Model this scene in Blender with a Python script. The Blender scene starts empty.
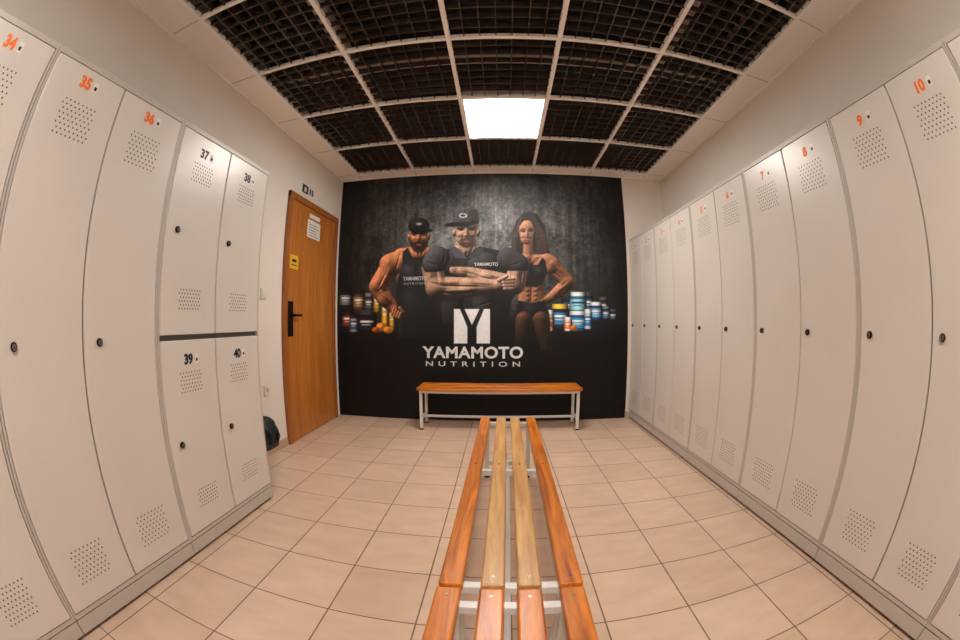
import bpy, bmesh, math, random
import numpy as np
from mathutils import Vector, Matrix
random.seed(3); rng=np.random.RandomState(5)
C=bpy.context
col=C.scene.collection

# ---------------------------------------------------------------- constants
H=2.65; D=4.10; XL=-1.78; XR=1.86; YS=-1.9; PL=3.05
CAMZ=1.06; YAW=math.radians(2.86)
ZT=1.92

def lin(c):
    return tuple(((v/255)/12.92 if v/255<=0.04045 else ((v/255+0.055)/1.055)**2.4) for v in c)

def mat(name,rgb,rough=0.5,metal=0.0,var=0.0,scale=5.0,bump=0.0,coat=0.0,stretch=(1,1,1),emit=None,es=0):
    m=bpy.data.materials.new(name); m.use_nodes=True
    nt=m.node_tree; b=nt.nodes['Principled BSDF']
    c=lin(rgb)
    b.inputs['Base Color'].default_value=(*c,1)
    b.inputs['Roughness'].default_value=rough
    b.inputs['Metallic'].default_value=metal
    b.inputs['Coat Weight'].default_value=coat
    b.inputs['Coat Roughness'].default_value=0.15
    tc=nt.nodes.new('ShaderNodeTexCoord'); mp=nt.nodes.new('ShaderNodeMapping')
    mp.inputs['Scale'].default_value=stretch
    nz=nt.nodes.new('ShaderNodeTexNoise'); nz.inputs['Scale'].default_value=scale; nz.inputs['Detail'].default_value=4
    nt.links.new(tc.outputs['Object'],mp.inputs[0]); nt.links.new(mp.outputs[0],nz.inputs['Vector'])
    if var>0:
        rp=nt.nodes.new('ShaderNodeValToRGB')
        rp.color_ramp.elements[0].position=.3; rp.color_ramp.elements[1].position=.7
        rp.color_ramp.elements[0].color=(*[v*(1-var) for v in c],1)
        rp.color_ramp.elements[1].color=(*[min(1,v*(1+var)) for v in c],1)
        nt.links.new(nz.outputs['Fac'],rp.inputs[0]); nt.links.new(rp.outputs[0],b.inputs['Base Color'])
    if bump>0:
        bp=nt.nodes.new('ShaderNodeBump'); bp.inputs['Strength'].default_value=bump; bp.inputs['Distance'].default_value=0.003
        nt.links.new(nz.outputs['Fac'],bp.inputs['Height']); nt.links.new(bp.outputs[0],b.inputs['Normal'])
    if emit:
        b.inputs['Emission Color'].default_value=(*emit,1); b.inputs['Emission Strength'].default_value=es
    return m

def wood(name,dark,light,scale=9,along='Y',rough=.36):
    m=bpy.data.materials.new(name); m.use_nodes=True
    nt=m.node_tree; b=nt.nodes['Principled BSDF']
    tc=nt.nodes.new('ShaderNodeTexCoord'); mp=nt.nodes.new('ShaderNodeMapping')
    s={'X':(.08,1,1),'Y':(1,.08,1),'Z':(1,1,.08)}[along]
    mp.inputs['Scale'].default_value=[v*scale for v in s]
    nz=nt.nodes.new('ShaderNodeTexNoise'); nz.inputs['Scale'].default_value=3; nz.inputs['Detail'].default_value=8; nz.inputs['Roughness'].default_value=.65; nz.inputs['Distortion'].default_value=.8
    rp=nt.nodes.new('ShaderNodeValToRGB')
    rp.color_ramp.elements[0].position=.35; rp.color_ramp.elements[1].position=.66
    rp.color_ramp.elements[0].color=(*lin(dark),1); rp.color_ramp.elements[1].color=(*lin(light),1)
    nt.links.new(tc.outputs['Object'],mp.inputs[0]); nt.links.new(mp.outputs[0],nz.inputs['Vector'])
    nt.links.new(nz.outputs['Fac'],rp.inputs[0]); nt.links.new(rp.outputs[0],b.inputs['Base Color'])
    b.inputs['Roughness'].default_value=rough; b.inputs['Coat Weight'].default_value=.15; b.inputs['Coat Roughness'].default_value=.22
    b.inputs['Specular IOR Level'].default_value=.35
    return m

def bm_box(bm,x0,x1,y0,y1,z0,z1,mi=0,bev=0,seg=2):
    r=bmesh.ops.create_cube(bm,size=1)
    vs=r['verts']
    for v in vs:
        v.co=Vector(((x0+x1)/2+v.co.x*abs(x1-x0),(y0+y1)/2+v.co.y*abs(y1-y0),(z0+z1)/2+v.co.z*abs(z1-z0)))
    fs=set(f for v in vs for f in v.link_faces)
    for f in fs: f.material_index=mi
    if bev>0:
        es=list(set(e for v in vs for e in v.link_edges))
        bmesh.ops.bevel(bm,geom=es,offset=bev,segments=seg,affect='EDGES',profile=.5,material=mi)

def bm_cyl(bm,p,axis,r,h,mi=0,seg=20,r2=None):
    q=Vector((0,0,1)).rotation_difference(Vector(axis)).to_matrix().to_4x4()
    res=bmesh.ops.create_cone(bm,cap_ends=True,segments=seg,radius1=r,radius2=r if r2 is None else r2,depth=h,matrix=Matrix.Translation(p)@q)
    for f in set(f for v in res['verts'] for f in v.link_faces): f.material_index=mi

def finish(bm,name,mats,parent=None,smooth=False,loc=None,rotz=0):
    me=bpy.data.meshes.new(name); 
    bmesh.ops.recalc_face_normals(bm,faces=bm.faces)
    bm.to_mesh(me); bm.free()
    for m in mats: me.materials.append(m)
    ob=bpy.data.objects.new(name,me); col.objects.link(ob)
    if loc: ob.location=loc
    ob.rotation_euler[2]=rotz
    if smooth:
        for p in me.polygons: p.use_smooth=True
    if parent: ob.parent=parent
    return ob

def box(name,x0,x1,y0,y1,z0,z1,m,parent=None,bev=0):
    bm=bmesh.new(); bm_box(bm,x0,x1,y0,y1,z0,z1,0,bev); return finish(bm,name,[m],parent)

def empty(name,loc=(0,0,0),rz=0):
    e=bpy.data.objects.new(name,None); col.objects.link(e); e.location=loc; e.rotation_euler[2]=rz; e.empty_display_size=.1; return e

def text(name,s,size,loc,rot,m,parent=None,off=0.0,space=1.0,width=None,height=None):
    cu=bpy.data.curves.new(name,'FONT'); cu.body=s; cu.size=size; cu.align_x='CENTER'; cu.align_y='CENTER'; cu.offset=off; cu.space_character=space; cu.resolution_u=4
    tmp=bpy.data.objects.new('tmp',cu); col.objects.link(tmp)
    C.view_layer.update()
    me=bpy.data.meshes.new_from_object(tmp.evaluated_get(C.evaluated_depsgraph_get()))
    bpy.data.objects.remove(tmp)
    n=len(me.vertices); co=np.zeros(n*3); me.vertices.foreach_get('co',co); co=co.reshape(-1,3)
    mn=co.min(0); mx=co.max(0); co-= (mn+mx)/2
    if width: co[:,0]*=width/(mx[0]-mn[0])
    if height: co[:,1]*=height/(mx[1]-mn[1])
    me.vertices.foreach_set('co',co.ravel()); me.update()
    me.materials.append(m)
    ob=bpy.data.objects.new(name,me); col.objects.link(ob); ob.location=loc; ob.rotation_euler=rot
    if parent: ob.parent=parent
    return ob

# ---------------------------------------------------------------- materials
m_wall=mat('wall_paint',(230,220,209),.6,var=.03,scale=2,bump=.05)
m_lock=mat('locker_paint',(212,203,194),.31,var=.02,scale=3)
m_frame=mat('locker_frame_paint',(188,178,169),.42,var=.02,scale=3)
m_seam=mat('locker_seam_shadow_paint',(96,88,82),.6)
m_hole=mat('vent_dark',(74,66,60),.8)
m_dark=mat('dark_metal',(30,28,27),.35,.6)
m_chrome=mat('chrome',(150,145,140),.25,1)
m_orange=mat('number_orange',(246,112,14),.5)
m_black=mat('number_black',(25,22,22),.5)
m_white=mat('sticker_white',(225,220,212),.5)
m_tube=mat('bench_tube_paint',(215,210,203),.35)
m_wood=wood('bench_wood_orange',(150,72,6),(228,132,28))
m_pale=wood('bench_wood_pale',(176,122,66),(216,168,106))
m_door=wood('door_wood',(158,92,34),(194,122,52),scale=5,along='Z',rough=.35)
m_dframe=wood('door_frame_wood',(140,80,34),(172,106,50),scale=5,along='Z',rough=.4)
m_blade=mat('louvre_dark',(98,88,81),.22,.5)
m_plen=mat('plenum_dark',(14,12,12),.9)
m_tbar=mat('tbar_white',(250,245,239),.5)
m_band=mat('ceiling_panel',(247,241,234),.8,var=.02,scale=60)
m_bag=mat('bag_fabric',(24,24,27),.6,var=.3,scale=14,bump=.5)
m_yel=mat('sticker_yellow',(225,180,50),.5)
m_emit=mat('lamp_diffuser',(255,250,240),.5,emit=(1.0,.95,.89),es=43)
m_skirt=mat('skirting_tile',(190,160,136),.4,var=.05)

# floor tiles
m_floor=bpy.data.materials.new('floor_tiles'); m_floor.use_nodes=True
nt=m_floor.node_tree; b=nt.nodes['Principled BSDF']
tc=nt.nodes.new('ShaderNodeTexCoord'); mp=nt.nodes.new('ShaderNodeMapping')
mp.inputs['Location'].default_value=(-.056+.333*8,-.045+.333*8,0)
br=nt.nodes.new('ShaderNodeTexBrick'); br.offset=0; br.squash=1
br.inputs['Scale'].default_value=1; br.inputs['Brick Width'].default_value=.333; br.inputs['Row Height'].default_value=.333
br.inputs['Mortar Size'].default_value=.0035; br.inputs['Mortar Smooth'].default_value=.3; br.inputs['Bias'].default_value=0
br.inputs['Color1'].default_value=(*lin((223,191,166)),1); br.inputs['Color2'].default_value=(*lin((213,181,156)),1); br.inputs['Mortar'].default_value=(*lin((122,96,80)),1)
nz=nt.nodes.new('ShaderNodeTexNoise'); nz.inputs['Scale'].default_value=5; nz.inputs['Detail'].default_value=6
mp2=nt.nodes.new('ShaderNodeMapping'); mp2.inputs['Scale'].default_value=(1,2.2,1)
rp=nt.nodes.new('ShaderNodeValToRGB'); rp.color_ramp.elements[0].position=.3; rp.color_ramp.elements[0].color=(.88,.86,.84,1); rp.color_ramp.elements[1].position=.7; rp.color_ramp.elements[1].color=(1,1,1,1)
mx=nt.nodes.new('ShaderNodeMixRGB'); mx.blend_type='MULTIPLY'; mx.inputs[0].default_value=1
L=nt.links.new
L(tc.outputs['Object'],mp.inputs[0]); L(mp.outputs[0],br.inputs['Vector']); L(tc.outputs['Object'],mp2.inputs[0]); L(mp2.outputs[0],nz.inputs['Vector']); L(nz.outputs['Fac'],rp.inputs[0])
L(br.outputs['Color'],mx.inputs[1]); L(rp.outputs[0],mx.inputs[2]); L(mx.outputs[0],b.inputs['Base Color'])
bp=nt.nodes.new('ShaderNodeBump'); bp.invert=True; bp.inputs['Strength'].default_value=.4; bp.inputs['Distance'].default_value=.002
L(br.outputs['Fac'],bp.inputs['Height']); L(bp.outputs[0],b.inputs['Normal'])
b.inputs['Roughness'].default_value=.28

# ---------------------------------------------------------------- room
T=.12
box('floor',XL-T,XR+T,YS-T,D+T,-.1,0,m_floor)
box('wall_north',XL-T,XR+T,D,D+T,0,PL,m_wall)
box('wall_south',XL-T,XR+T,YS-T,YS,0,PL,m_wall)
box('wall_east',XR,XR+T,YS,D,0,PL,m_wall)
box('wall_west',XL-T,XL,YS,D,0,PL,m_wall)

GX=[-1.53+.63*i for i in range(6)]
GY=[3.93-.71*i for i in range(9)]   # 3.93 ... -1.75
LAMPS=[(2,1),(2,6)]
bm=bmesh.new()
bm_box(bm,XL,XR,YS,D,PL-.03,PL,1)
bm_box(bm,XL,GX[0],YS,D,H,H+.015,0)
bm_box(bm,GX[-1],XR,YS,D,H,H+.015,0)
bm_box(bm,GX[0],GX[-1],GY[0],D,H,H+.015,0)
bm_box(bm,GX[0],GX[-1],YS,GY[-1],H,H+.015,0)
for y in GY:   # joints of the solid border panels
    bm_box(bm,XL,GX[0],y-.004,y+.004,H-.001,H+.001,2); bm_box(bm,GX[-1],XR,y-.004,y+.004,H-.001,H+.001,2)
for x in GX: bm_box(bm,x-.004,x+.004,GY[0],D,H-.001,H+.001,2)
ceil=finish(bm,'ceiling',[m_band,m_plen,m_frame])
bm=bmesh.new(); w=.013
for x in GX: bm_box(bm,x-w,x+w,GY[-1]-w,GY[0]+w,H-.006,H+.02)
for y in GY: bm_box(bm,GX[0]-w,GX[-1]+w,y-w,y+w,H-.0055,H+.0195)
# wall angle trims
bm_box(bm,XL,XL+.02,YS,D,H-.006,H); bm_box(bm,XR-.02,XR,YS,D,H-.006,H); bm_box(bm,XL,XR,D-.02,D,H-.006,H)
finish(bm,'ceiling_grid',[m_tbar],ceil)
bm=bmesh.new(); t=.0028
for i in range(5):
    for j in range(8):
        if (i,j) in LAMPS: continue
        x0,x1=GX[i],GX[i+1]; y1,y0=GY[j],GY[j+1]
        for k in range(1,7):
            x=x0+(x1-x0)*k/7; bm_box(bm,x-t,x+t,y0,y1,H+.001,H+.045)
        for k in range(1,8):
            y=y0+(y1-y0)*k/8; bm_box(bm,x0,x1,y-t,y+t,H+.0015,H+.0445)
finish(bm,'ceiling_louvre',[m_blade],ceil)
# some ducts / light fittings in the plenum
bm=bmesh.new()
bm_cyl(bm,Vector((-1.0,1.2,2.86)),(0,1,0),.05,5.6); bm_cyl(bm,Vector((1.2,1.2,2.9)),(0,1,0),.04,5.6)
bm_box(bm,-1.7,1.8,2.2,2.3,2.82,2.87); bm_box(bm,-1.7,1.8,.9,1.0,2.85,2.9)
finish(bm,'plenum_pipes',[m_frame],ceil)
for (i,j) in LAMPS:
    x0,x1=GX[i]+w,GX[i+1]-w; y1,y0=GY[j]-w,GY[j+1]+w
    e=empty('ceiling_light',((x0+x1)/2,(y0+y1)/2,H))
    X=(x1-x0)/2; Y=(y1-y0)/2
    bm=bmesh.new()
    bm_box(bm,-X,X,-Y,Y,.01,.07)
    for s in (-1,1):
        bm_box(bm,-X,X,s*Y-(.012 if s>0 else 0),s*Y+(.012 if s<0 else 0),-.004,.01)
        bm_box(bm,s*X-(.012 if s>0 else 0),s*X+(.012 if s<0 else 0),-Y,Y,-.0035,.0095)
    finish(bm,'housing',[m_tbar],e)
    bm=bmesh.new(); bm_box(bm,-X+.012,X-.012,-Y+.012,Y-.012,.000,.009); finish(bm,'diffuser',[m_emit],e)

# ---------------------------------------------------------------- lockers
def locker(side,y0,ym,y1,nums,tiers=1,numcol=None):
    """side -1: west row (faces +X), +1: east row (faces -X)"""
    xf = -1.318 if side<0 else 1.40
    wallx = XL+.004 if side<0 else XR-.004
    n = 1 if side<0 else -1            # outward normal sign
    def bx(bm,d0,d1,ya,yb,za,zb,mi,bev=0):  # d = depth behind the door front
        xa,xb=xf-n*d0,xf-n*d1
        bm_box(bm,min(xa,xb),max(xa,xb),ya,yb,za,zb,mi,bev)
    bm=bmesh.new(); g=.0015
    a,b_=y0+g,y1-g
    dep=abs(xf-wallx); zb=.088
    bx(bm,.020,dep,a,b_,zb,ZT,1)
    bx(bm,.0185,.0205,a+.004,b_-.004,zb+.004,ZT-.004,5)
    fw=.011
    bx(bm,.003,.022,a,a+fw,zb,ZT,1); bx(bm,.003,.022,b_-fw,b_,zb,ZT,1)
    bx(bm,.003,.022,a+fw,b_-fw,ZT-.022,ZT,1); bx(bm,.003,.022,a+fw,b_-fw,zb,zb+.018,1)
    # base stand
    bx(bm,.006,dep-.01,a,b_,.018,zb-.006,1,.003)
    for yy in (a+.03,b_-.03):
        for dd in (.05,dep-.06): bx(bm,dd-.02,dd+.02,yy-.02,yy+.02,0,.019,3)
    doors=[]
    zs=[(zb+.022,ZT-.026)] if tiers==1 else [(zb+.022,.974),(.998,ZT-.026)]
    k=0
    for (ya,yb) in ((a+fw+.003,ym-.0035),(ym+.0035,b_-fw-.003)):
        for (za,zc) in zs:
            bx(bm,0,.018,ya,yb,za,zc,0,.0035)
            yc=(ya+yb)/2
            # perforations
            def vent(zc0,nr,nc,dy,dz):
                R=.0041
                for r in range(nr):
                    for c in range(nc):
                        yy=yc+(c-(nc-1)/2)*dy+(dy*.5 if r%2 else 0)-dy*.25; zz=zc0+(r-(nr-1)/2)*dz
                        vs=[bm.verts.new((xf+n*.0007,yy+R*math.cos(q*math.pi/3),zz+R*math.sin(q*math.pi/3))) for q in range(6)]
                        f=bm.faces.new(vs); f.material_index=2
            if tiers==1:
                vent(1.695,8,8,.0225,.0175); vent(.26,8,8,.0225,.0175)
            else:
                vent(zc-.155,3,8,.019,.016); vent(zc-.205,3,8,.019,.016); vent(za+.15,6,8,.019,.016)
            # lock
            yl=(ya+.075) if side<0 else (yb-.052)
            zl=(.985 if side<0 else 1.005) if tiers==1 else (za+zc)/2-.01
            bm_cyl(bm,Vector((xf+n*.003,yl,zl)),(1,0,0),.0145,.008,3)
            bm_cyl(bm,Vector((xf+n*.008,yl,zl)),(1,0,0),.010,.008,4)
            bx(bm,-.0125,-.011,yl-.0015,yl+.0015,zl-.006,zl+.006,3)
            doors.append((yc,zc))
    ob=finish(bm,'metal_locker',[m_lock,m_frame,m_hole,m_dark,m_chrome,m_seam])
    for i,((yc,zc),s) in enumerate(zip(doors,nums)):
        zt=zc-(.082 if tiers==2 else (.056 if side<0 else .078))
        rot=(math.pi/2,0,math.pi/2*n)
        off=-.012*n
        text('number_%d'%(i+1),s,.06,(xf+n*.0012,yc+off,zt),rot,numcol or m_orange,ob,off=.003,height=.048)
        # little label sticker to the right of the number
        bm=bmesh.new(); yy=yc+n*.045
        xx=xf+n*.0008
        def rect(y_a,y_b,z_a,z_b,x,mi):
            f=bm.faces.new([bm.verts.new((x,y_a,z_a)),bm.verts.new((x,y_b,z_a)),bm.verts.new((x,y_b,z_b)),bm.verts.new((x,y_a,z_b))]); f.material_index=mi
        rect(yy-.013,yy+.013,zt-.02,zt+.02,xx,0); rect(yy-.007,yy+.007,zt-.012,zt+.002,xx+n*.0006,1)
        finish(bm,'sticker_%d'%(i+1),[m_white,m_black],ob)
    return ob

locker(-1,1.09,1.49,1.885,['39','37','40','38'],2,m_black)
locker(-1,.28,.69,1.09,['35','36'])
locker(-1,-.57,-.16,.28,['33','34'])
locker(-1,-1.36,-.96,-.57,['31','32'])
locker(1,3.35,3.72,4.09,['2','1'])
locker(1,2.59,2.97,3.35,['4','3'])
locker(1,1.83,2.21,2.59,['6','5'])
locker(1,1.03,1.43,1.83,['8','7'])
locker(1,.22,.625,1.03,['10','9'])
locker(1,-.59,-.185,.22,['12','11'])
locker(1,-1.39,-.99,-.59,['14','13'])

# ---------------------------------------------------------------- benches
def bench(loc,rz,length,mats,Wd=.358):
    e=empty('slatted_bench',loc,rz)
    ST=.42; th=.028; Lh=length/2
    pw=.060
    xs=[-Wd/2+pw/2,-Wd/2+.104+pw/2,Wd/2-.104-pw/2,Wd/2-pw/2]
    for i,x in enumerate(xs):
        bm=bmesh.new(); bm_box(bm,x-pw/2,x+pw/2,-Lh,Lh,ST-th,ST,0,.006,3)
        finish(bm,'slat_%d'%(i+1),[mats[i]],e,smooth=False)
    bm=bmesh.new(); t=.0135
    zt=ST-th
    for s in (-1,1):
        bm_box(bm,s*.135-t,s*.135+t,-Lh+.02,Lh-.02,zt-.027,zt,0,.002,1)      # side rails
        yb=s*(Lh-.035)
        bm_box(bm,-.148,.148,yb-t,yb+t,zt-.0265,zt-.0005,0,.002,1)            # top cross tube
        bm_box(bm,-.148,.148,yb-t,yb+t,.095,.122,0,.002,1)                 # low cross tube
        for q in (-1,1):
            bm_box(bm,q*.135-t-.0005,q*.135+t+.0005,yb-t-.0005,yb+t+.0005,.012,zt-.002,0,.002,1)
            bm_box(bm,q*.135-.017,q*.135+.017,yb-.017,yb+.017,0,.014,1,.002,1)
    bm_box(bm,-.148,.148,-t,t,zt-.0265,zt-.0005,0,.002,1)
    bm_box(bm,-t*.8,t*.8,-Lh+.04,Lh-.04,.098,.119,0,.002,1)                # stretcher
    finish(bm,'frame',[m_tube,m_dark],e)
    bm=bmesh.new()
    for x in xs:
        for yb in (-Lh+.035,0,Lh-.035): bm_cyl(bm,Vector((x,yb,ST)),(0,0,1),.004,.002,0,12)
    finish(bm,'bolts',[m_chrome],e)
    return e
ang=-math.radians(.65)
bench((.046,1.69,0),ang,1.78,[m_wood,m_pale,m_pale,m_wood])
bench((.024,-.105,0),ang,1.78,[m_wood]*4)
bench((0,3.84,0),math.pi/2,1.57,[m_wood]*4)

# ---------------------------------------------------------------- door (west wall)
dx=XL
e=empty('door_1',(dx,3.44,0))
bm=bmesh.new()
bm_box(bm,0,.03,-.55,-.49,0,2.17,0,.003); bm_box(bm,0,.03,.49,.55,0,2.17,0,.003); bm_box(bm,.0005,.0295,-.55,.55,2.11,2.17,0,.003)
finish(bm,'frame',[m_dframe],e)
bm=bmesh.new(); bm_box(bm,.0,.02,-.487,.487,.005,2.107,0,.003); finish(bm,'leaf',[m_door],e)
bm=bmesh.new()
bm_box(bm,.02,.028,-.475,-.385,.92,1.22,0,.003)
bm_cyl(bm,Vector((.045,-.43,1.10)),(1,0,0),.013,.05); bm_box(bm,.058,.076,-.44,-.30,1.088,1.112,0,.006)
bm_cyl(bm,Vector((.03,-.43,1.0)),(1,0,0),.012,.012)
finish(bm,'handle',[m_dark],e)
bm=bmesh.new()
bm_box(bm,.02,.0215,-.46,-.31,1.50,1.62,0); finish(bm,'yellow_sticker',[m_yel],e)
bm=bmesh.new(); bm_box(bm,.02,.0215,-.17,.11,1.83,2.0,0); bm_box(bm,.02,.0216,-.14,.09,2.02,2.06,0)
finish(bm,'paper_notice',[m_white],e)
bm=bmesh.new()
for k in range(5): bm_box(bm,.0216,.0219,-.14,.07-.03*(k%3),1.85+.026*k,1.856+.026*k,0)
bm_box(bm,.0216,.0219,-.44,-.335,1.53,1.538,0);bm_box(bm,.0216,.0219,-.425,-.345,1.56,1.585,0)
finish(bm,'notice_print',[m_black],e)
e=empty('exit_sign',(XL,3.25,2.27))
bm=bmesh.new(); bm_box(bm,0,.004,-.13,.13,-.05,.05,0); bm_box(bm,.004,.005,-.12,0,-.04,.04,1); 
bm_box(bm,.005,.0055,-.08,-.04,-.025,.02,0); bm_box(bm,.004,.005,.03,.06,-.03,.03,1); bm_box(bm,.004,.005,.08,.11,-.03,.03,1)
finish(bm,'plate',[m_white,m_black],e)
bm=bmesh.new(); bm_box(bm,XL,XL+.012,2.56,2.64,1.22,1.30,0,.004); bm_box(bm,XL+.012,XL+.017,2.575,2.625,1.235,1.285,0,.002)
finish(bm,'light_switch',[m_white])
bm=bmesh.new(); bm_box(bm,XL,XL+.012,2.58,2.66,.48,.56,0,.004); bm_cyl(bm,Vector((XL+.013,2.62,.52)),(1,0,0),.02,.004,1)
finish(bm,'wall_socket',[m_white,m_frame])
box('baseboard_west',XL,XL+.01,1.9,2.885,0,.07,m_skirt)
box('baseboard_north',1.37,1.40,D-.01,D,0,.07,m_skirt)

# small backpack hanging from a wall hook behind the lockers
bm=bmesh.new()
r=bmesh.ops.create_icosphere(bm,subdivisions=4,radius=1)
for v in bm.verts:
    c=v.co.copy(); 
    sx=math.copysign(abs(c.x)**.7,c.x); sy=math.copysign(abs(c.y)**.7,c.y); sz=math.copysign(abs(c.z)**.75,c.z)
    k=1+.05*math.sin(9*c.z+4*c.y)+.05*math.sin(13*c.x+7*c.z)
    v.co=Vector((sx*.10*k*(1-.18*sz),sy*.13*k*(1-.15*sz),.255+sz*.125))
bag=finish(bm,'backpack',[m_bag],smooth=True,loc=(-1.662,2.34,0))
def strap(name,pts,rad=.009,m=None):
    cu=bpy.data.curves.new(name,'CURVE'); cu.dimensions='3D'; cu.bevel_depth=rad
    sp=cu.splines.new('BEZIER'); sp.bezier_points.add(len(pts)-1)
    for p,cc in zip(sp.bezier_points,pts): p.co=cc; p.handle_left_type=p.handle_right_type='AUTO'
    o=bpy.data.objects.new(name,cu); col.objects.link(o); o.parent=bag; cu.materials.append(m or m_bag)
strap('strap_1',[(.05,-.05,.35),(.11,-.05,.27),(.095,-.05,.17)]); strap('strap_2',[(.05,.05,.35),(.11,.05,.27),(.095,.05,.17)])
strap('hanging_loop',[(-.04,-.04,.35),(-.085,-.012,.6),(-.09,0,.76),(-.085,.012,.6),(-.04,.04,.35)],.006)
strap('wall_hook',[(-.117,0,.78),(-.08,0,.755),(-.07,0,.78)],.006,m_chrome)

# ---------------------------------------------------------------- mural (flat printed wall graphic)
MX0,MX1=-1.775,1.367; MZ0,MZ1=.0,2.64
NX,NZ=680,572
gx=np.linspace(MX0,MX1,NX); gz=np.linspace(MZ0,MZ1,NZ)
GXX,GZZ=np.meshgrid(gx,gz)
def art_xy(X,Z):      # metres on the wall -> artwork drawing units
    xr=X*math.cos(YAW)+D*math.sin(YAW); dp=-X*math.sin(YAW)+D*math.cos(YAW); zu=Z-CAMZ
    h=np.hypot(xr,zu)+1e-9; th=np.arctan2(h,dp); rr=800*np.sin(th/2)
    return 480+rr*xr/h, 320-rr*zu/h
def art_inv(x,y):     # drawing units -> metres on the wall
    a,b2=x-480,y-320; r=math.hypot(a,b2)+1e-9; tn=math.tan(2*math.asin(r/800)); u=a/r*tn; v=-b2/r*tn
    k=math.tan(YAW); up=(u-k)/(1+k*u); f=math.cos(YAW)-up*math.sin(YAW)
    return up*D, CAMZ+v*f*D
AX,AY=art_xy(GXX,GZZ)
img=np.zeros((NZ,NX,3))
def noise(nx,nz,s):
    g=np.random.RandomState(s).rand(nz+2,nx+2)
    u=np.linspace(0,nx,NX); v=np.linspace(0,nz,NZ); ui=u.astype(int); vi=v.astype(int); fu=(u-ui)[None,:]; fv=(v-vi)[:,None]
    fu=fu*fu*(3-2*fu); fv=fv*fv*(3-2*fv)
    A=g[np.ix_(vi,ui)];B=g[np.ix_(vi,ui+1)];Cc=g[np.ix_(vi+1,ui)];Dd=g[np.ix_(vi+1,ui+1)]
    return (A*(1-fu)+B*fu)*(1-fv)+(Cc*(1-fu)+Dd*fu)*fv
grain=.3*noise(14,10,1)+.22*noise(60,30,2)+.22*noise(90,80,3)+.26*noise(260,210,4)
streak=noise(150,5,8)
base=26+90*np.exp(-((AX-480)/100)**2-((AY-250)/55)**2)+16*np.exp(-((AX-480)/170)**2-((AY-200)/35)**2)
base*= (.2+1.5*grain)*(.8+.4*streak)
fl=np.clip((AY-312)/24,0,1)
base=base*(1-fl)+fl*(8+9*noise(200,160,9)**2)
edge=np.clip((AX-342)/30,0,1)*np.clip((622-AX)/30,0,1); base*=.55+.45*edge
img[:]=base[...,None]*np.array([1.0,.985,.98])
img[...,2]+=fl*3
def comp(m,c): 
    global img
    img=img*(1-m[...,None])+m[...,None]*c
def soft(d,w=.9): return np.clip(.5-d/w,0,1)
LD=np.array([-.55,-.66,.51])
skin_n=.88+.24*noise(300,260,21)
def shade(nx,ny,nz,amb,L):
    l=np.clip(nx*L[0]+ny*L[1]+nz*L[2],0,1)
    rim=np.clip(1-nz,0,1)**2*.55*np.clip(nx-.2,0,1)
    return amb*.8+(1.12-amb*.8)*l**1.35+rim
def capd(p0,p1,r0,r1):
    bx,by=p1[0]-p0[0],p1[1]-p0[1]; q=bx*bx+by*by+1e-6
    h=np.clip(((AX-p0[0])*bx+(AY-p0[1])*by)/q,0,1); r=r0+(r1-r0)*h
    vx=AX-p0[0]-bx*h; vy=AY-p0[1]-by*h
    return vx,vy,np.hypot(vx,vy),r
def cap(p0,p1,r0,r1,c,amb=.22,L=LD,w=.8,op=1):
    vx,vy,d,r=capd(p0,p1,r0,r1)
    nx,ny=vx/r,vy/r; nz=np.sqrt(np.clip(1-nx*nx-ny*ny,0,1))
    s=shade(nx,ny,nz,amb,L)*skin_n if amb<.9 else np.ones_like(AX)
    comp(soft(d-r,w)*op,s[...,None]*np.array(c,float))
def ell(cx,cy,rx,ry,c,amb=.22,rot=0,L=LD,w=.8,op=1,flat=False):
    cr,sr=math.cos(rot),math.sin(rot); x=(AX-cx)*cr+(AY-cy)*sr; y=-(AX-cx)*sr+(AY-cy)*cr
    nx0,ny0=x/rx,y/ry; k=np.hypot(nx0,ny0); nz=np.sqrt(np.clip(1-k*k,0,1)); d=(k-1)*min(rx,ry)
    nx=nx0*cr-ny0*sr; ny=nx0*sr+ny0*cr
    s=np.ones_like(AX) if flat else shade(nx,ny,nz,amb,L)*skin_n; comp(soft(d,w)*op,s[...,None]*np.array(c,float))
def blur(a,n=1):
    for _ in range(n):
        p=np.pad(a,1,mode='edge'); a=(p[:-2,1:-1]+p[2:,1:-1]+p[1:-1,:-2]+p[1:-1,2:]+2*a)/6
    return a
GU=(622.-342.)/NX
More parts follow.
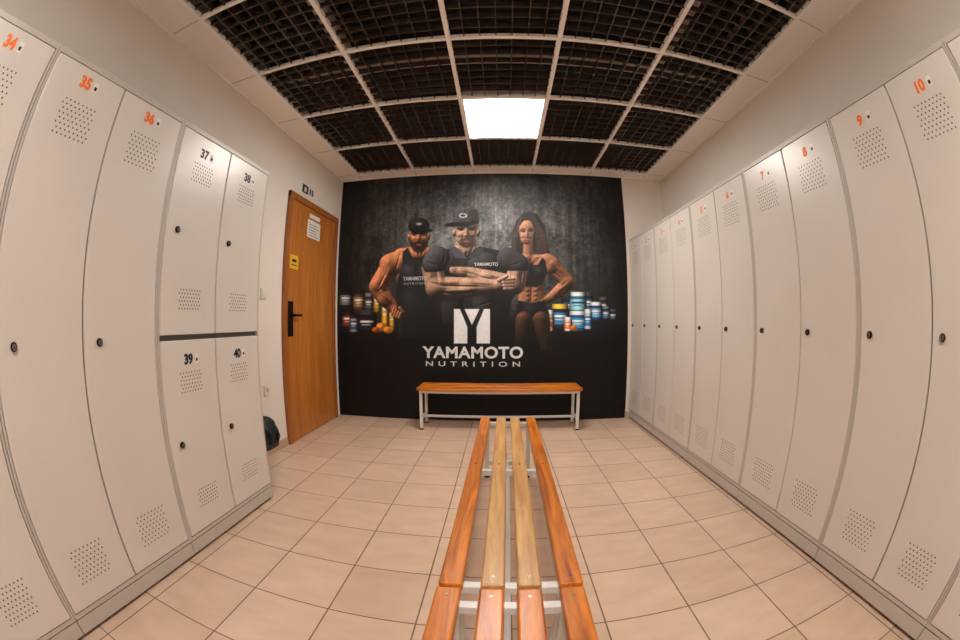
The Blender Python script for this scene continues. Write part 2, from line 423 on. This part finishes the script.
def body(parts,c,bumps=(),amb=.2,clip=None,lp=1.15,rim=.45,gain=1.15,pn=3.0,ft=.75):
    """one continuous relief built from merged limbs, lit as a single surface"""
    hh=np.zeros_like(AX); dm=np.full(AX.shape,1e9)
    for (p0,p1,r0,r1) in parts:
        vx,vy,d,r=capd(p0,p1,r0,r1)
        hh+=np.sqrt(np.clip(r*r-d*d,0,None))**pn; dm=np.minimum(dm,d-r)
    hh=hh**(1/pn)*ft
    for bb in bumps:
        cx,cy,rx,ry,a_=bb[:5]; rot=bb[5] if len(bb)>5 else 0
        cr,sr=math.cos(rot),math.sin(rot); x=((AX-cx)*cr+(AY-cy)*sr)/rx; y=(-(AX-cx)*sr+(AY-cy)*cr)/ry
        hh=hh+a_*np.exp(-(x*x+y*y)*1.3)
    hh=blur(hh,3)
    gz_,gx_=np.gradient(hh); gx_=gx_/GU; gy_=-gz_/GU
    nn=np.sqrt(gx_**2+gy_**2+1); nx,ny,nz=-gx_/nn,-gy_/nn,1/nn
    l=np.clip(nx*LD[0]+ny*LD[1]+nz*LD[2],0,1)**lp
    rr=np.clip(nx*.86-ny*.2+nz*.15-.35,0,1)*rim
    s=(amb*.75+(gain-amb*.75)*l+rr)*skin_n
    m=soft(dm,.9)
    if clip is not None: m=m*clip
    tone=np.clip(s,0,1.25)[...,None]; cc=np.array(c,float)*tone+np.array([26,10,0])*(tone*(1-np.clip(tone,0,1)))*1.2
    comp(m,cc)
def glow(cx,cy,rx,ry,c,op,rot=0):      # soft airbrushed spot
    cr,sr=math.cos(rot),math.sin(rot); x=((AX-cx)*cr+(AY-cy)*sr)/rx; y=(-(AX-cx)*sr+(AY-cy)*cr)/ry
    comp(np.exp(-(x*x+y*y)*1.6)*op,np.array(c,float)*np.ones(AX.shape+(3,)))
def crease(pts,c,r=.55,op=.7):
    for a_,b2 in zip(pts[:-1],pts[1:]): cap(a_,b2,r,r,c,amb=1,op=op,w=1.0)
def poly(P,c,w=.9,op=1,grad=None):
    d=np.full(AX.shape,1e9); ins=np.zeros(AX.shape,bool); n=len(P)
    for i in range(n):
        x0,y0=P[i]; x1,y1=P[(i+1)%n]; bx,by=x1-x0,y1-y0
        h=np.clip(((AX-x0)*bx+(AY-y0)*by)/(bx*bx+by*by+1e-9),0,1)
        d=np.minimum(d,np.hypot(AX-x0-bx*h,AY-y0-by*h))
        c1=(y0>AY)!=(y1>AY); ins^= c1&(AX<(x1-x0)*(AY-y0)/(y1-y0+1e-12)+x0)
    d=np.where(ins,-d,d); cc=np.array(c,float)*np.ones(AX.shape+(3,))
    if grad is not None: cc=cc*grad[...,None]
    comp(soft(d,w)*op,cc)
def jar(x,yt,w,h,body_,label,lid,lt=None):
    g=1.15-.95*np.abs((AX-x+w*.08)/(w/2))**2; g=np.clip(g,.12,1.2)
    poly([(x-w/2,yt+h*.22),(x-w*.42,yt+h*.16),(x+w*.42,yt+h*.16),(x+w/2,yt+h*.22),(x+w/2,yt+h*.97),(x+w*.3,yt+h),(x-w*.3,yt+h),(x-w/2,yt+h*.97)],body_,grad=g)
    poly([(x-w/2,yt+h*.35),(x+w/2,yt+h*.35),(x+w/2,yt+h*.85),(x-w/2,yt+h*.85)],label,grad=g,w=.6)
    poly([(x-w*.36,yt+h*.46),(x+w*.36,yt+h*.46),(x+w*.36,yt+h*.55),(x-w*.36,yt+h*.55)],lt or (230,230,230),grad=g,w=.6)
    poly([(x-w*.28,yt+h*.62),(x+w*.2,yt+h*.62),(x+w*.2,yt+h*.67),(x-w*.28,yt+h*.67)],lt or (230,230,230),grad=g,w=.6,op=.7)
    poly([(x-w*.44,yt),(x+w*.44,yt),(x+w*.44,yt+h*.2),(x-w*.44,yt+h*.2)],lid,grad=g,w=.6)
# products
glow(372,310,34,26,(70,62,54),.45); glow(578,308,36,26,(60,74,84),.5)
jar(346,288,13,20,(30,30,32),(120,118,116),(20,20,22)); jar(359,290,12,20,(80,60,40),(150,120,80),(30,28,28)); jar(369,293,9,18,(40,40,44),(90,88,90),(120,118,116))
jar(348,308,12,21,(40,28,26),(130,50,40),(25,25,25)); jar(367,310,19,23,(20,20,22),(34,36,42),(60,60,64),(235,235,235))
jar(354,315,9,17,(140,140,140),(60,80,110),(30,30,30))
jar(377,288,7,24,(140,105,40),(190,150,60),(40,34,20)); jar(385,286,7,44,(150,110,40),(215,165,60),(230,190,90)); jar(392,300,6,30,(150,110,40),(200,150,50),(220,190,90))
ell(381,327,5,4.5,(240,130,30),amb=.7); ell(381,327,3.4,3,(255,180,80),amb=.7); ell(388,330,4.5,3.5,(250,150,40),amb=.7); ell(376,330,4,3,(220,100,20),amb=.6)
jar(567,296,12,18,(20,26,38),(50,70,96),(40,44,50)); jar(588,292,10,20,(22,30,44),(60,90,120),(60,64,70)); jar(603,297,10,16,(24,28,36),(64,84,104),(80,84,88))
jar(560,304,18,24,(24,40,60),(60,120,160),(225,190,60)); jar(578,292,17,21,(40,110,140),(150,205,215),(225,235,235),(20,70,120))
jar(578,311,19,20,(20,70,120),(60,150,190),(230,235,240)); jar(596,302,13,18,(20,60,110),(110,170,200),(235,240,240)); jar(549,310,10,21,(190,190,190),(225,120,50),(230,230,230))
jar(588,309,8,20,(180,190,200),(50,120,180),(220,225,230)); jar(606,306,8,14,(30,40,60),(80,110,140),(120,125,130)); jar(568,317,8,14,(210,210,210),(240,120,40),(240,240,240)); jar(613,309,8,12,(24,28,36),(60,74,90),(80,84,88))
ell(574,328,3.5,3,(240,140,40),amb=.7)
S1=(230,150,102); S2=(212,170,144); S3=(186,128,96); BK=(30,30,33)
C1=(96,50,30); C2=(84,58,46); C3=(74,44,32)
# --- left man (tank top)
body([((419,240),(419,252),7.5,8.5),((419,254),(402,257),8,9),((419,254),(437,257),8,8),((398,262),(391,265),11,11.5),((390,268),(380,284),10,9.5),
      ((378,287),(385,299),9,8),((385,299),(396,310),8,5.2),((396,310),(400,313),5.6,4.6),((406,264),(408,290),11,9),((432,262),(440,264),10,10)],S1,
     [(388,261,5,5,1.6,.4),(398,262,1,9,-1.4,.25),(386,277,4,9,1.8,.5),(378,279,2.4,8,1.2,.35),(382.5,280,.9,9,-1.5,.45),(392,280,.9,8,-1.1,.35),
      (383,294,2.2,8,1.6,-.75),(388,296,.9,9,-1.2,-.75),(380,290,1.4,3,-1,.8),(393,301,1.6,5,1,-.75),(414,250,1,6,-1.2,-.4),(424,250,1,6,-1.2,.4),(419,253,1.5,4,-.8)],amb=.2)
tg=np.clip(1.25-.02*np.abs(AX-410),.3,1.2)
poly([(403,252),(408,247.5),(412,256),(419,262),(426,256),(430,248),(436,254),(446,272),(443,338),(398,338),(397,312),(396,292),(398,278),(402,266)],BK,grad=tg,w=1.1)
glow(407,269,7,6,(74,74,78),.8); glow(426,269,8,6,(60,60,64),.7); glow(408,294,5,14,(54,54,57),.6)
crease([(416,264),(416,275),(409,280)],(12,12,13),.7,.6); crease([(402,284),(410,290)],(12,12,13),.6,.5)
for k in range(4): cap((394+2.3*k,309.5+1.2*k),(392+2.3*k,315+1.0*k),1.5,1.3,S1,amb=.28)
cap((400,308),(403.5,312),1.7,1.4,S1)
# head
ell(409.8,237,2,3.4,S1); ell(428.4,237,2,3.4,S1,amb=.15)
body([((419,233),(419,242),9.5,8.2)],S1,[(419,236,1.3,3.6,2.2),(419,238.6,2,1.3,1.2),(414.6,235,2.6,1.6,-1.5),(423.6,235,2.6,1.6,-1.5),(413.4,239,2.4,1.8,1),(424.8,239,2.4,1.8,1)],amb=.28)
poly([(409.8,238),(411.5,241),(414,242.2),(419,240.8),(424,242.2),(426.6,241),(428.3,238),(427.6,246),(424,251.5),(419,253.5),(414,251.5),(410.6,246)],(34,24,20),w=1.6,op=.93)
glow(414,247,3,3,(78,56,44),.5); ell(419,244.9,2.8,.8,(140,84,70),flat=True)
crease([(412,233.2),(417,232.8)],(36,22,18),.7,.9); crease([(421.5,232.8),(426,233.2)],(36,22,18),.7,.9)
ell(414.8,235.2,1.8,.7,(34,22,18),flat=True); ell(423.4,235.2,1.8,.7,(34,22,18),flat=True)
glow(419,231.5,9,2.4,(24,18,16),.8)
ell(419,226,10.8,8.4,(44,42,42),amb=.3); ell(421,230,11.8,2.2,(18,17,17),amb=.8,rot=.05); ell(419,224,3,1.4,(150,150,150),flat=True)
# --- woman
poly([(519,218),(527,212),(537,214),(545,226),(547,242),(550,256),(543,263),(534,252),(518,254),(512,247),(513,230)],(34,27,26),w=2)
for k in range(11): crease([(532+1.1*k,216+1.4*k),(537+.8*k,236),(536+1.2*k,258)],(98+6*(k%3),74,60),.4,.5)
for k in range(6): crease([(519-k*.9,222+2*k),(515-k*.4,236),(516-k*.5,251)],(88,66,56),.4,.45)
body([((528,242),(528.5,256),4.8,5.5),((519,260),(545,260),5.5,5.5),((517,263),(512,266),7,7.5),((511,267),(509,290),7,5.5),((523,268),(524,286),8,5.5),((540,268),(538,286),8,5.5),
      ((527,284),(526,302),8,8),((536,284),(537,302),7.5,8),((547,262),(551,265),8.5,9.2),((553,268),(567,281),8.2,7),((568,283),(558,292),6.8,6),((558,292),(547,300),6,3.8),((545,300),(542,303),4.4,3.8)],S3,
     [(551,262,5,4,1.2,.5),(545,266,1,7,-1.2,-.2),(560,270,5,2.2,1.3,.75),(557,275,7,.9,-1.2,.7),(564,284,1,4,-.8,.8),(560,289,5,1.6,1,-.7),(562,292,6,.8,-.8,-.7),
      (531.5,292,.9,10,-1.5),(527.6,290,2,1.5,1),(535.2,290,2,1.5,1),(527.6,294.5,2,1.5,1),(535.2,294.5,2,1.5,1),(527.8,299,2,1.5,.9),(535,299,2,1.5,.9),(531.5,257,1.4,4,-.9),(525,257,4,.8,.8,.2),(538,257,4,.8,.8,-.2)],amb=.22)
poly([(518,260.5),(521,257.5),(525,265),(538,265),(542,257.5),(545,260),(547,270),(543,284),(537,287),(523,286.5),(519,283),(516,270)],(24,23,26),w=1)
glow(523.5,269,5,4.5,(78,76,80),.85); glow(538,269,5,4.5,(62,60,64),.8); crease([(531,266),(531,276)],(8,8,9),.7,.7)
for k in range(4): cap((545-1.6*k,299+1.1*k),(541-1.5*k,303+1.2*k),1.2,1.0,(196,138,106),amb=.3)
poly([(518,300.5),(531,303),(544,300.5),(549,312),(551,326),(515,326),(516,311)],(22,22,25),w=1.2); glow(528,308,6,6,(56,56,60),.7)
cap((524,320),(520,348),8.5,6,(144,96,70)); cap((541,320),(546,348),8.5,6,(130,88,64))
body([((526.6,228.5),(526.6,238.5),8.2,6.2)],(220,158,120),[(527,234,1.1,3.4,1.7),(526.9,236.6,1.5,1,.8),(523,232,2.4,1.4,-1.2),(530.8,232,2.4,1.4,-1.2),(522,236.4,2.2,1.6,.9),(531.6,236.4,2.2,1.6,.9),(526.8,240.6,2.6,1.2,.7),(526.8,244,2,1.2,.6)],amb=.36,gain=1.08)
poly([(516.6,237),(516.2,222),(522,214),(530,213.2),(537.8,220),(539.4,239),(535.2,241),(534.6,229),(530,219.6),(524,220.6),(519.6,226)],(36,28,27),w=1.4)
for k in range(4): crease([(522-k*.5,216+k),(518.6-k*.4,226),(517.6-k*.3,237)],(96,74,60),.35,.5); crease([(530+k*1.2,215+k*.4),(535+k,224),(536.4+k*.7,238)],(96,74,60),.35,.5)
crease([(520.6,229.8),(522.8,228.9),(525,229.5)],(40,24,20),.45,.9); crease([(528.6,229.5),(531,228.9),(533.2,229.9)],(40,24,20),.45,.9)
ell(523,232,1.7,.75,(214,200,190),flat=True); ell(530.6,232,1.7,.75,(214,200,190),flat=True); ell(523.1,232,.9,.8,(30,18,16),flat=True); ell(530.7,232,.9,.8,(30,18,16),flat=True)
crease([(521,231.4),(523,230.9),(525,231.5)],(20,12,12),.4,1); crease([(528.6,231.5),(530.7,230.9),(532.7,231.4)],(20,12,12),.4,1)
ell(526.8,240.5,2.8,1.1,(166,76,70),flat=True); crease([(524.4,240.3),(529.2,240.3)],(84,32,30),.3,.9)
# --- centre man
tg=np.clip(1.3-.012*np.abs(AX-462),.3,1.3)
poly([(454,247),(440,252),(430,259),(425,272),(426,284),(434,300),(441,340),(503,340),(512,300),(522,284),(523,268),(517,258),(506,252),(482,247)],(25,25,29),grad=tg,w=1.2)
body([((452,263),(460,266),12,11),((486,264),(478,267),12,11),((452,296),(452,320),12,10),((484,296),(484,320),12,10)],(62,62,68),[(468,262,1.2,12,-1.2),(452,300,8,1,-1,.3),(484,304,8,1,-1,-.3)],amb=.15,rim=.2)
cap_=((466,240),(467,249))
body([((466,240),(466.6,249),9.6,10),((456,250),(466,253),4,5),((476,250),(468,253),4,5)],S2,[(461,250,1,6,-1.3,-.4),(472,250,1,6,-1.3,.4),(466.5,254,1.6,2.5,-1)],amb=.16)
poly([(454,246),(460.5,249.5),(467,258.5),(456,258),(449,249)],(74,74,80),w=1); poly([(480,246),(473.5,249.5),(467.3,258.5),(478,258),(485,249)],(54,54,60),w=1)
crease([(467,258),(467,270)],(84,84,88),.5,.6)
# arms
armclip=np.clip((AY-266)/1.5,0,1)
body([((518,266),(515.5,285),10.5,9.6),((513,285),(486,278),9.6,8.4),((486,278),(462,271.6),8.4,5.8),((462,271.6),(455,270),6,5.6)],S2,
     [(517,274,3.2,7,1.3),(522,276,.9,8,-1.2,.1),(511,277,.9,7,-1,.1),(498,276.5,11,1.6,1.5,.26),(490,279.5,15,.9,-1.5,.26),(478,271.6,9,.9,-.9,.26),(506,281,5,2,1.1,.3),(470,273.4,6,1,-.8,.26)],amb=.16,clip=armclip)
for k in range(4): crease([(450.6+1.1*k,267.5+2*k),(456+1.1*k,266.6+2.1*k)],C2,.35,.6)
body([((432,266),(436,286),10.8,10.6),((437,288),(468,287.5),11.6,10),((468,287.5),(499,285.5),10,6.2),((499,285.5),(506,284.5),6.4,6)],S2,
     [(430,275,3.4,8,1.5,-.1),(437,274,1,9,-1.5,-.15),(441,277,2.2,6,1,-.2),(436,284,6,1,-1.1,.2),(452,282,12,2,1.5,0),(456,286.4,17,.9,-1.7,.03),(480,282.6,12,1.2,1,.08),(458,290.5,14,1.7,1.3,-.03),(470,293.4,14,.8,-1,-.06),(474,286.6,10,.8,-.9,.02),(446,293,6,1,-1,.2),(500,282,3,1.4,.8)],amb=.16,clip=armclip)
glow(448,300.5,16,2.2,(16,14,14),.7); glow(490,296,14,2.2,(16,14,14),.6)
for k in range(4): cap((503+.6*k,279.6+3.1*k),(514-.5*k,278.8+3.2*k),1.9,1.6,(222,182,154),amb=.22)
for k in range(3): crease([(504+.6*k,281.6+3.1*k),(514-.5*k,280.8+3.2*k)],C2,.35,.8)
cap((499,280.4),(507,276.4),2.3,1.8,(226,188,160),amb=.28)
# sleeves
body([((438,258),(434,264),12,11.8)],(84,84,90),[(444,262,1,9,-1.4,.1),(432,264,7,1,-.8,.3)],amb=.14,clip=np.clip((272.5-(AX-434)*.06-AY)/1.2,0,1),rim=.2)
body([((508,259),(517,265),11.5,11.8)],(66,66,72),[(502,262,1,9,-1.4,-.1),(516,264,7,1,-.8,-.3)],amb=.14,clip=np.clip((271.5-AY)/1.2,0,1),rim=.35)
# head
ell(454.6,233,2.2,3.8,S2); ell(478,233,2.2,3.8,S2,amb=.12)
body([((466.3,227.5),(466.3,237.5),11.6,9.8)],S2,[(466.5,232,1.5,4.2,2.4),(466.4,235.2,2.3,1.4,1.5),(461,230.2,3.2,1.8,-1.8),(472,230.2,3.2,1.8,-1.8),(459.4,235,2.8,2,1.2),(473.4,235,2.8,2,1.2),(466.5,241.4,3.4,1.6,.8),(466.5,245.6,3,1.8,.9),(462.4,238.4,.8,3,-.8,.5),(470.6,238.4,.8,3,-.8,-.5),(461,227.4,3,1,.8),(472,227.4,3,1,.8)],amb=.24)
poly([(460.6,239.6),(463,237.8),(466.5,238.2),(470,237.8),(472.4,239.6),(473,243),(470.4,247),(466.5,248.2),(462.6,247),(460,243)],(62,44,36),w=1.8,op=.85)
ell(466.5,241.3,3.4,1.0,(170,112,96),flat=True); crease([(463.4,241),(469.6,241)],(60,30,26),.3,.9); glow(466.5,245,2,1.3,(104,76,62),.6)
crease([(457.4,228.2),(463.6,228.4)],(40,26,22),.7,.9); crease([(469.6,228.4),(475.4,228.2)],(40,26,22),.7,.9)
ell(460.9,230.5,1.9,.7,(170,152,140),flat=True); ell(472.1,230.5,1.9,.7,(150,134,124),flat=True); ell(461,230.5,1.0,.75,(24,17,16),flat=True); ell(472,230.5,1.0,.75,(24,17,16),flat=True)
crease([(458.8,229.8),(461,229.3),(463.2,230)],(24,16,14),.4,1); crease([(470,230),(472.2,229.3),(474.4,229.8)],(24,16,14),.4,1)
crease([(464.8,236.4),(466.4,236.8),(468.2,236.4)],(70,44,36),.35,.7)
glow(466,226.4,11.5,2.6,(22,17,15),.88)
body([((466,216),(466,220),12.6,13.2)],(84,83,88),[(466,212,1,8,-.8),(459,216,1,7,-.7,.2),(474,216,1,7,-.7,-.2)],amb=.14,clip=np.clip((224.5-AY)/1.2,0,1)*np.clip((AY-208.6)/1.2,0,1))
ell(461.5,223.8,16,2.7,(17,17,18),amb=.8,rot=-.08); crease([(447,223),(456,221.6),(470,221.2)],(100,100,104),.4,.7)
ell(463,215.6,4.2,2.4,(190,190,190),flat=True); ell(463,215.6,2.3,1.2,(44,43,46),flat=True)
# fade into the dark lower part
f=1-np.clip((AY-302)/42,0,1)*.9*np.exp(-((AX-478)/80)**4)
jarzone=((AX>546)|(AX<402))
f=np.where(jarzone,1-np.clip((AY-331)/10,0,1)*.5,f)
img*=f[...,None]
# logo block with the Y cut out of it
W_=(222,222,222)
poly([(454,309),(460,309),(467.4,327),(467.4,343.5),(454,343.5)],W_,w=.6)
poly([(490,309),(484,309),(476.6,327),(476.6,343.5),(490,343.5)],W_,w=.6)
poly([(464.5,309),(479.5,309),(472,325)],W_,w=.6)
img=np.clip(img*(.95+.10*noise(320,270,11))[...,None],0,255)
v=img/255; linc=np.where(v<=.04045,v/12.92,((v+.055)/1.055)**2.4)
me=bpy.data.meshes.new('wall_mural')
co=np.zeros((NZ*NX,3)); co[:,0]=GXX.ravel(); co[:,1]=D-.003; co[:,2]=GZZ.ravel()
idx=np.arange(NZ*NX).reshape(NZ,NX)
q=np.stack([idx[:-1,:-1],idx[:-1,1:],idx[1:,1:],idx[1:,:-1]],-1).reshape(-1,4)
me.vertices.add(len(co)); me.vertices.foreach_set('co',co.ravel())
me.loops.add(q.size); me.loops.foreach_set('vertex_index',q.ravel().astype(np.int32))
me.polygons.add(len(q)); me.polygons.foreach_set('loop_start',np.arange(0,q.size,4,dtype=np.int32))
me.update(calc_edges=True); me.validate()
at=me.color_attributes.new('print','FLOAT_COLOR','POINT')
rgba=np.ones((NZ*NX,4),np.float32); rgba[:,:3]=linc.reshape(-1,3); at.data.foreach_set('color',rgba.ravel())
mm=bpy.data.materials.new('mural_print'); mm.use_nodes=True
n_=mm.node_tree; bb=n_.nodes['Principled BSDF']; ca=n_.nodes.new('ShaderNodeVertexColor'); ca.layer_name='print'
n_.links.new(ca.outputs[0],bb.inputs['Base Color']); bb.inputs['Roughness'].default_value=.5; bb.inputs['Specular IOR Level'].default_value=.3
me.materials.append(mm)
mural=bpy.data.objects.new('wall_mural',me); col.objects.link(mural)
m_logo=mat('print_white',(214,214,214),.5)
def mtext(name,s,x0,x1,y0,y1,off=0,space=1.0,m=m_logo):
    X0,Z0=art_inv(x0,(y0+y1)/2); X1,_=art_inv(x1,(y0+y1)/2); _,Zt=art_inv((x0+x1)/2,y0); _,Zb=art_inv((x0+x1)/2,y1)
    text(name,s,.2,((X0+X1)/2,D-.0045,(Zt+Zb)/2),(math.pi/2,0,0),m,mural,off=off,space=space,width=X1-X0,height=Zt-Zb)
mtext('logo_text','YAMAMOTO',422.5,523,346.5,358.5,off=.006,space=1.06)
mtext('logo_subtext','NUTRITION',426,520,361.5,366.5,off=.002,space=1.8)
m_g=mat('print_grey',(190,190,190),.5)
mtext('shirt_text','YAMAMOTO',403,427,276.5,280.5,off=.004,m=m_g); mtext('shirt_subtext','NUTRITION',404,426,282.5,284.5,space=1.4,m=m_g)
mtext('polo_text','YAMAMOTO',474,498,262.5,266,off=.004,m=m_g)

# ---------------------------------------------------------------- world, camera
w_=bpy.data.worlds.new('world'); C.scene.world=w_; w_.use_nodes=True
w_.node_tree.nodes['Background'].inputs[0].default_value=(.02,.02,.02,1)
cd=bpy.data.cameras.new('camera'); cam=bpy.data.objects.new('camera',cd); col.objects.link(cam)
cam.location=(0,0,CAMZ); cam.rotation_euler=(math.pi/2,0,YAW)
cd.sensor_width=36; cd.sensor_height=24; cd.lens=15; cd.clip_start=.01
cd.type='PANO'
def setp(o):
    ok=0
    for k_,v_ in (('panorama_type','FISHEYE_EQUISOLID'),('fisheye_lens',15.0),('fisheye_fov',math.radians(200))):
        if hasattr(o,k_): setattr(o,k_,v_); ok+=1
    return ok
n1=setp(cd); n2=setp(cd.cycles) if hasattr(cd,'cycles') else 0
C.scene.camera=cam
C.scene.view_settings.view_transform='Standard'
